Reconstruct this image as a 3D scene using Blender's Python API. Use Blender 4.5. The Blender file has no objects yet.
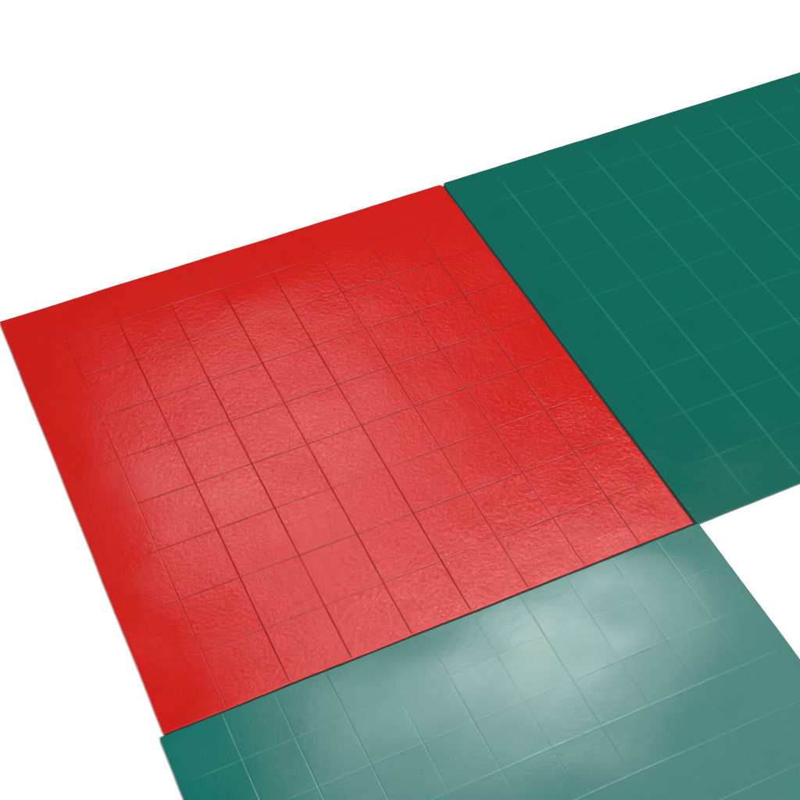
import bpy, math, random
from mathutils import Matrix, Vector, noise

S = bpy.context.scene
COL = S.collection

# ---------------------------------------------------------------- camera
cam_d = bpy.data.cameras.new("camera")
cam = bpy.data.objects.new("camera", cam_d)
COL.objects.link(cam)
S.camera = cam
cam_d.sensor_width = 36
cam_d.lens = 1507.56 / 800 * 36
cam_d.clip_start = 0.05
cam_d.clip_end = 200
rot = Matrix(((0.908627, 0.318947, -0.269575),
              (-0.417346, 0.670598, -0.613287),
              (-0.01483, 0.669755, 0.742434)))
cam.matrix_world = Matrix.Translation((-0.114773, -2.004469, 1.854271)) @ rot.to_4x4()

# ---------------------------------------------------------------- world and exposure
W = bpy.data.worlds.new("World")
S.world = W
W.use_nodes = True
W.node_tree.nodes["Background"].inputs[0].default_value = (1, 1, 1, 1)
W.node_tree.nodes["Background"].inputs[1].default_value = 0.03
S.view_settings.view_transform = 'Standard'
S.view_settings.look = 'None'
S.view_settings.exposure = 0
S.view_settings.gamma = 1
S.render.resolution_x = S.render.resolution_y = 1024


# ---------------------------------------------------------------- lamps
def area(name, loc, target, sx, sy, power, roll=0.0, spread=180):
    d = bpy.data.lights.new(name, 'AREA')
    d.shape = 'RECTANGLE'
    d.size, d.size_y = sx, sy
    d.energy = power
    d.spread = math.radians(spread)
    o = bpy.data.objects.new(name, d)
    COL.objects.link(o)
    o.location = loc
    v = Vector(target) - Vector(loc)
    o.rotation_euler = v.to_track_quat('-Z', 'Y').to_euler()
    if roll:
        o.rotation_euler.rotate_axis('Z', roll)
    return o


area("key_lamp", (3.6, -9.4, 8.2), (0.7, -0.4, 0), 4.2, 4.2, 2150)
area("fill_lamp", (-5.2, -4.2, 4.0), (0.3, -0.6, 0), 2.0, 2.0, 330)
# unseen lamps added overhead, placed to mirror as sheen patches on the mats
area("sheen_lamp_wide", (1.93, -0.20, 2.5), (1.93, -0.20, 0), 2.75, 1.00, 18.5)
area("sheen_lamp_strip", (1.46, 0.32, 2.46), (1.46, 0.32, 0), 0.66, 0.12, 12)
area("sheen_lamp_small", (0.82, 0.37, 2.46), (0.82, 0.37, 0), 0.50, 0.18, 5)
area("sheen_lamp_side", (2.1, 0.36, 2.46), (2.1, 0.36, 0), 0.55, 0.14, 2.2)
area("sheen_lamp_high", (0.92, 1.46, 2.5), (0.92, 1.46, 0), 0.90, 0.86, 15)


# ---------------------------------------------------------------- materials
def new_mat(name):
    m = bpy.data.materials.new(name)
    m.use_nodes = True
    return m, m.node_tree.nodes, m.node_tree.links, m.node_tree.nodes["Principled BSDF"]


def mat_sheet(name, base, dark, line, rough, ior, grain, crease, broad, rough_var, broad_scale=16):
    m, N, L, P = new_mat(name)
    N.remove(P)
    P = N.new('ShaderNodeBsdfDiffuse')
    G = N.new('ShaderNodeBsdfAnisotropic')
    G.distribution = 'BECKMANN'
    F = N.new('ShaderNodeFresnel')
    F.inputs['IOR'].default_value = ior
    MX = N.new('ShaderNodeMixShader')
    L.new(F.outputs[0], MX.inputs[0])
    L.new(P.outputs[0], MX.inputs[1])
    L.new(G.outputs[0], MX.inputs[2])
    L.new(MX.outputs[0], N['Material Output'].inputs['Surface'])
    tc = N.new('ShaderNodeTexCoord')

    def nz(scale, detail=4, rgh=0.55, dist=0.0, vec=None):
        n = N.new('ShaderNodeTexNoise')
        n.inputs['Scale'].default_value = scale
        n.inputs['Detail'].default_value = detail
        n.inputs['Roughness'].default_value = rgh
        n.inputs['Distortion'].default_value = dist
        L.new(vec or tc.outputs['Object'], n.inputs['Vector'])
        return n

    # pigment: slight mottling that belongs to the sheet itself
    c1 = nz(14, 5)
    mix = N.new('ShaderNodeMix')
    mix.data_type = 'RGBA'
    mix.inputs['A'].default_value = (*dark, 1)
    mix.inputs['B'].default_value = (*base, 1)
    L.new(c1.outputs['Fac'], mix.inputs['Factor'])
    # line colour: groove shade painted in on red, ridge sheen on glossy green
    at = N.new('ShaderNodeAttribute')
    at.attribute_name = 'line'
    mix2 = N.new('ShaderNodeMix')
    mix2.data_type = 'RGBA'
    mix2.inputs['B'].default_value = (*line, 1)
    L.new(at.outputs['Fac'], mix2.inputs['Factor'])
    L.new(mix.outputs['Result'], mix2.inputs['A'])
    L.new(mix2.outputs['Result'], P.inputs['Color'])
    # roughness patches
    r1 = nz(9, 4)
    mr = N.new('ShaderNodeMapRange')
    mr.inputs['From Min'].default_value = 0.3
    mr.inputs['From Max'].default_value = 0.7
    mr.inputs['To Min'].default_value = rough - rough_var
    mr.inputs['To Max'].default_value = rough + rough_var
    L.new(r1.outputs['Fac'], mr.inputs['Value'])
    L.new(mr.outputs['Result'], G.inputs['Roughness'])
    # relief: leather grain, creases and soft waviness
    g = nz(150, 5, 0.65, 0.6)
    v = N.new('ShaderNodeTexVoronoi')
    v.feature = 'DISTANCE_TO_EDGE'
    v.inputs['Scale'].default_value = 62
    warp = nz(40, 3, 0.6)
    add = N.new('ShaderNodeVectorMath')
    add.operation = 'MULTIPLY_ADD'
    add.inputs[1].default_value = (0.03, 0.03, 0.03)
    L.new(warp.outputs['Color'], add.inputs[0])
    L.new(tc.outputs['Object'], add.inputs[2])
    L.new(add.outputs[0], v.inputs['Vector'])
    vm = N.new('ShaderNodeMath')
    vm.operation = 'MINIMUM'
    vm.inputs[1].default_value = 0.12
    L.new(v.outputs['Distance'], vm.inputs[0])
    bigmask = nz(7, 3, 0.6)
    mm = N.new('ShaderNodeMapRange')
    mm.inputs['From Min'].default_value = 0.35
    mm.inputs['From Max'].default_value = 0.65
    mm.inputs['To Min'].default_value = 0.25
    mm.inputs['To Max'].default_value = 1.0
    L.new(bigmask.outputs['Fac'], mm.inputs['Value'])
    vs = N.new('ShaderNodeMath')
    vs.operation = 'MULTIPLY'
    L.new(vm.outputs[0], vs.inputs[0])
    L.new(mm.outputs['Result'], vs.inputs[1])
    last = None
    wide = nz(broad_scale, 3, 0.5)
    for sock, dist, st in ((wide.outputs['Fac'], broad, 1.0), (vs.outputs[0], crease, 1.0),
                           (g.outputs['Fac'], grain, 1.0)):
        b = N.new('ShaderNodeBump')
        rl = N.new('ShaderNodeAttribute')
        rl.attribute_name = 'relief'
        L.new(rl.outputs['Fac'], b.inputs['Strength'])
        b.inputs['Distance'].default_value = dist
        L.new(sock, b.inputs['Height'])
        if last:
            L.new(last.outputs['Normal'], b.inputs['Normal'])
        last = b
    for q in (P, G, F):
        L.new(last.outputs['Normal'], q.inputs['Normal'])
    return m


M_RED = mat_sheet("red_vinyl", (0.43, 0.009, 0.007), (0.385, 0.008, 0.006), (0.13, 0.003, 0.003), 0.18, 1.44,
                  grain=0.00055, crease=0.00085, broad=0.0008, rough_var=0.03)
M_GREEN_GLOSS = mat_sheet("glossy_green_vinyl", (0.004, 0.116, 0.095), (0.003, 0.102, 0.084), (0.07, 0.26, 0.22),
                          0.215, 1.5, grain=0.00008, crease=0.00018, broad=0.0005, rough_var=0.02, broad_scale=8)
M_GREEN = mat_sheet("green_vinyl", (0.004, 0.093, 0.068), (0.0035, 0.079, 0.057), (0.015, 0.15, 0.11), 0.20, 1.22,
                    grain=0.0002, crease=0.0003, broad=0.0006, rough_var=0.04)

M_SEAM_SHADE, N, L, P = new_mat("seam_shade_black")  # flat black standing in for the shadow between the mats
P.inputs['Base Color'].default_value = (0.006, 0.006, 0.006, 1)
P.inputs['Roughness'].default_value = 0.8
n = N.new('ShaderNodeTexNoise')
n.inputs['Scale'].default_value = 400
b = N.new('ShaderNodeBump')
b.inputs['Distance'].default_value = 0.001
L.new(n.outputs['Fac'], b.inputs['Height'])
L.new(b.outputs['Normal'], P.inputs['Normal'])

M_FLOOR, N, L, P = new_mat("white_backdrop")
P.inputs['Base Color'].default_value = (0.92, 0.92, 0.92, 1)
P.inputs['Roughness'].default_value = 0.9
P.inputs['Specular IOR Level'].default_value = 0.2
n = N.new('ShaderNodeTexNoise')
n.inputs['Scale'].default_value = 120
b = N.new('ShaderNodeBump')
b.inputs['Distance'].default_value = 0.0003
L.new(n.outputs['Fac'], b.inputs['Height'])
L.new(b.outputs['Normal'], P.inputs['Normal'])


# ---------------------------------------------------------------- helpers
def link_mesh(name, verts, faces, mat, parent=None, smooth=True):
    me = bpy.data.meshes.new(name)
    me.from_pydata(verts, [], faces)
    me.materials.append(mat)
    if smooth:
        me.polygons.foreach_set("use_smooth", [True] * len(me.polygons))
    me.update()
    o = bpy.data.objects.new(name, me)
    COL.objects.link(o)
    if parent:
        o.parent = parent
    return o


CU, CV = 0.09536, 0.1      # one embossed cell of the red mat in metres


def lerp_noise(x, y, s):
    return noise.noise(Vector((x, y, s * 7.31)))


def embossed_mat(name, x0, x1, y0, y1, lines_x, lines_y, prof, prof_y, depth, mat, seed,
                 top=0.006, bottom=0.0, corner=None, wave=0.0, tilt=0.0, fade=(0.06, 0.06, 0.06, 0.06), mark=(0, 0), line_w=0.0014,
                 smooth_rim=(0, 0, 0, 0)):
    """One continuous slab: embossed top face, rounded rim, side walls and base.
    y runs downwards in the layout (kept negative in the scene).  prof: list of (offset, height)."""
    rnd = random.Random(seed)
    corner = corner or {}
    ex = [0, 0.0004, 0.0010, 0.0018, 0.003, 0.005, 0.008, 0.012]

    def axis(a, b_, lines):
        c = set()
        for e in ex:
            c.add(round(a + e, 6))
            c.add(round(b_ - e, 6))
        offs = [p[0] for p in prof] + [p[0] for p in prof_y]
        for l in lines:
            for o in offs:
                if a + 0.013 < l + o < b_ - 0.013:
                    c.add(round(l + o, 6))
        k = 100
        for i in range(1, k):
            x = a + (b_ - a) * i / k
            if min(abs(x - q) for q in c) > 0.0022:
                c.add(round(x, 6))
        return sorted(c)

    xs, ys = axis(x0, x1, lines_x), axis(y0, y1, lines_y)

    def profile(d, table):
        d = abs(d)
        pr = sorted((p for p in table if p[0] >= 0))
        if d >= pr[-1][0]:
            return 0.0
        for (d0, h0), (d1, h1) in zip(pr, pr[1:]):
            if d0 <= d <= d1:
                return h0 + (h1 - h0) * (d - d0) / (d1 - d0)
        return 0.0

    ax = [rnd.uniform(0.75, 1.25) for _ in lines_x]
    ay = [rnd.uniform(0.85, 1.15) for _ in lines_y]

    def groove(t, lines, amps, along, sd, table):
        z = 0.0
        w = 0.0
        for i, l in enumerate(lines):
            if abs(t - l) < 0.012:
                q = profile(t - l, table)
                if q:
                    a = amps[i] * (0.85 + 0.7 * lerp_noise(along * 9, i * 3.7, sd))
                    z += q * max(a, 0.1)
                    w = max(w, max(0.0, 1 - abs(t - l) / line_w) * min(1, max(a, 0)))
        return z, w

    r_edge = 0.0009
    verts, faces, marks = [], [], []
    nx, ny = len(xs), len(ys)
    for y in ys:
        for x in xs:
            e = min(x - x0, x1 - x, y - y0, y1 - y)
            f = 1.0
            for dist_, fd in zip((x - x0, x1 - x, y - y0, y1 - y), fade):
                q = min(1.0, max(0.0, (dist_ - fd * 0.25) / fd))
                f = min(f, 0.08 + 0.92 * q * q * (3 - 2 * q))
            (zx, wx_), (zy, wy_) = groove(x, lines_x, ax, y, seed, prof), groove(y, lines_y, ay, x, seed + 5, prof_y)
            z = depth * f * (zx + zy)
            marks.append(f * max(wx_ * mark[0], wy_ * mark[1]))
            # soft waviness of the sheet and tilt from cell to cell
            z += wave * noise.noise(Vector((x * 4.5, y * 4.5, seed))) * min(1, e / 0.05)
            z += tilt * noise.noise(Vector((x * 12, y * 12, seed + 3.3))) * min(1, e / 0.03)
            if e < r_edge:
                k = 1 - e / r_edge
                z -= 0.0006 * (1 - math.sqrt(max(0, 1 - k * k)))
            # plan rounding of corners
            px, py = x, y
            for (cxn, cyn), r in corner.items():
                cx = x0 + r if cxn == 0 else x1 - r
                cy = y0 + r if cyn == 0 else y1 - r
                a = (cx - x) if cxn == 0 else (x - cx)
                b_ = (cy - y) if cyn == 0 else (y - cy)
                if a > 0 and b_ > 0:
                    s = max(a, b_) / math.hypot(a, b_)
                    px = cx + (x - cx) * s
                    py = cy + (y - cy) * s
            # hand-cut edge is never quite straight
            wx = 0.0011 * noise.noise(Vector((py * 7, seed, 1.0))) + 0.0004 * noise.noise(Vector((py * 40, seed, 2.0)))
            wy = 0.0011 * noise.noise(Vector((px * 7, seed, 3.0))) + 0.0004 * noise.noise(Vector((px * 40, seed, 4.0)))
            kx = max(0, 1 - min(x - x0, x1 - x) / 0.01)
            ky = max(0, 1 - min(y - y0, y1 - y) / 0.01)
            verts.append((px - x0 + wx * kx, -(py - y0) + wy * ky, top + z))
    for j in range(ny - 1):
        for i in range(nx - 1):
            a = j * nx + i
            faces.append((a, a + nx, a + nx + 1, a + 1))
    # rim loop going round, walls down to the base
    ring = [j * nx for j in range(ny)] + [(ny - 1) * nx + i for i in range(1, nx)] + \
           [j * nx + nx - 1 for j in range(ny - 2, -1, -1)] + [i for i in range(nx - 2, 0, -1)]
    base = len(verts)
    for q in ring:
        verts.append((verts[q][0], verts[q][1], bottom))
    m = len(ring)
    for k in range(m):
        k2 = (k + 1) % m
        faces.append((ring[k2], ring[k], base + k, base + k2))
    faces.append(tuple(base + k for k in range(m))[::-1])
    o = link_mesh(name, verts, faces, mat)
    rel = []
    rnd_cell = {(i, j): rnd.choice((1.0, 1.0, 0.95, 0.9, 0.82)) for i in range(-1, 12) for j in range(-1, 12)}
    for v_ in verts:
        px, py = v_[0], -v_[1]
        q = 1.0
        for dist_, fd in zip((px, x1 - x0 - px, py, y1 - y0 - py), smooth_rim):
            if fd:
                t_ = min(1.0, max(0.0, (dist_ + 0.05 * noise.noise(Vector((px * 7, py * 7, seed))) - 0.02) / fd))
                q = min(q, 0.25 + 0.75 * t_ * t_ * (3 - 2 * t_))
        cell = rnd_cell[(int(px / CU), int(py / CV))]
        edge = min(px / CU % 1, 1 - px / CU % 1, py / CV % 1, 1 - py / CV % 1)
        rel.append(q * (1 - (1 - cell) * min(1, edge * 8)))
    ar = o.data.attributes.new('relief', 'FLOAT', 'POINT')
    ar.data.foreach_set('value', rel)
    at = o.data.attributes.new('line', 'FLOAT', 'POINT')
    at.data.foreach_set('value', marks + [0.0] * m)
    o.location = (x0, -y0, 0)
    return o


def slab(name, x0, x1, y0, y1, z0, z1, mat, parent):
    ox, oy = parent.location.x, -parent.location.y
    v = [(x - ox, -(y - oy), z) for z in (z0, z1) for (x, y) in ((x0, y0), (x1, y0), (x1, y1), (x0, y1))]
    f = [(0, 1, 2, 3), (7, 6, 5, 4), (0, 4, 5, 1), (1, 5, 6, 2), (2, 6, 7, 3), (3, 7, 4, 0)]
    return link_mesh(name, v, f, mat, parent, smooth=False)


def tag(o, label, cat, group=None):
    o['label'] = label
    o['category'] = cat
    if group:
        o['group'] = group


# ---------------------------------------------------------------- the setting
g = link_mesh("ground", [(-30, -30, 0), (30, -30, 0), (30, 30, 0), (-30, 30, 0)], [(0, 1, 2, 3)], M_FLOOR, smooth=False)
g['kind'] = 'structure'

# ---------------------------------------------------------------- the mats
GROOVE = [(s * d, h) for d, h in ((0, -1.0), (0.0006, -0.85), (0.0012, -0.2), (0.0019, 0.0), (0.0032, 0.01), (0.006, 0.0))
          for s in (-1, 1)]
GROOVE = sorted(set(GROOVE))
RIDGE = sorted(set((s * d, h) for d, h in ((0, 1.0), (0.0008, 0.8), (0.0018, 0.3), (0.0032, 0.06), (0.006, 0.0))
                   for s in (-1, 1)))

SLIT = [(a * 0.6, b_) for a, b_ in GROOVE]
SLIM = [(a * 0.6, b_ * 0.6) for a, b_ in RIDGE]
BT = 0.0042
red = embossed_mat("floor_mat", 0.03 * CU, 8.985 * CU, 0.105 * CV, 9.012 * CV,
                   [i * CU for i in range(1, 9)], [j * CV for j in range(1, 9)],
                   [(a * 0.65, b_ * 0.9) for a, b_ in GROOVE], [(a * 0.75, b_ * 0.30) for a, b_ in GROOVE], 0.00065, M_RED, 3, mark=(0.85, 1.0), line_w=0.0017, smooth_rim=(0.24, 0, 0.24, 0), fade=(0.13, 0.04, 0.13, 0.004), bottom=0.0004, corner={(1, 0): 0.006, (0, 0): 0.002, (0, 1): 0.002},
                   wave=0.0012, tilt=0.0004)
tag(red, "whole red embossed square mat lying between the two green mats", "mat")
slab("seam_shade", 0.06 * CU, 9.034 * CU, 0.16 * CV, 9.042 * CV, 0, BT, M_SEAM_SHADE, red)  # added dark slab, shows only at the joints as their shadow

right = embossed_mat("floor_mat", 9.03 * CU, 18.1 * CU, 0.09 * CV, 9.05 * CV,
                     [(9.11 + i * 1.0) * CU for i in range(1, 9)], [j * CV for j in range(1, 9)],
                     RIDGE, RIDGE, 0.00018, M_GREEN, 11, mark=(0.75, 0.3), line_w=0.003, fade=(0.08, 0.02, 0.06, 0.02), bottom=0.0004, corner={(0, 0): 0.006},
                     wave=0.0012, tilt=0.0003)
tag(right, "plain dark green mat with faint grid lines, upper right of the red mat", "mat",
    "green mats beside the red one")

low = embossed_mat("floor_mat", -0.045 * CU, 9.06 * CU, 9.044 * CV, 18.1 * CV,
                   [(0.10 + 0.816 * i) * CU for i in range(1, 11)], [(9.03 + 0.815 * j) * CV for j in range(1, 11)],
                   SLIT, SLIM, 0.00009, M_GREEN_GLOSS, 23, fade=(0.04, 0.04, 0.004, 0.02), mark=(0.12, 0.45), bottom=0.0004, corner={(0, 0): 0.003},
                   wave=0.0013, tilt=0.0004)
tag(low, "shiny green mat with pale glare across its smaller squares, below the red mat", "mat",
    "green mats beside the red one")
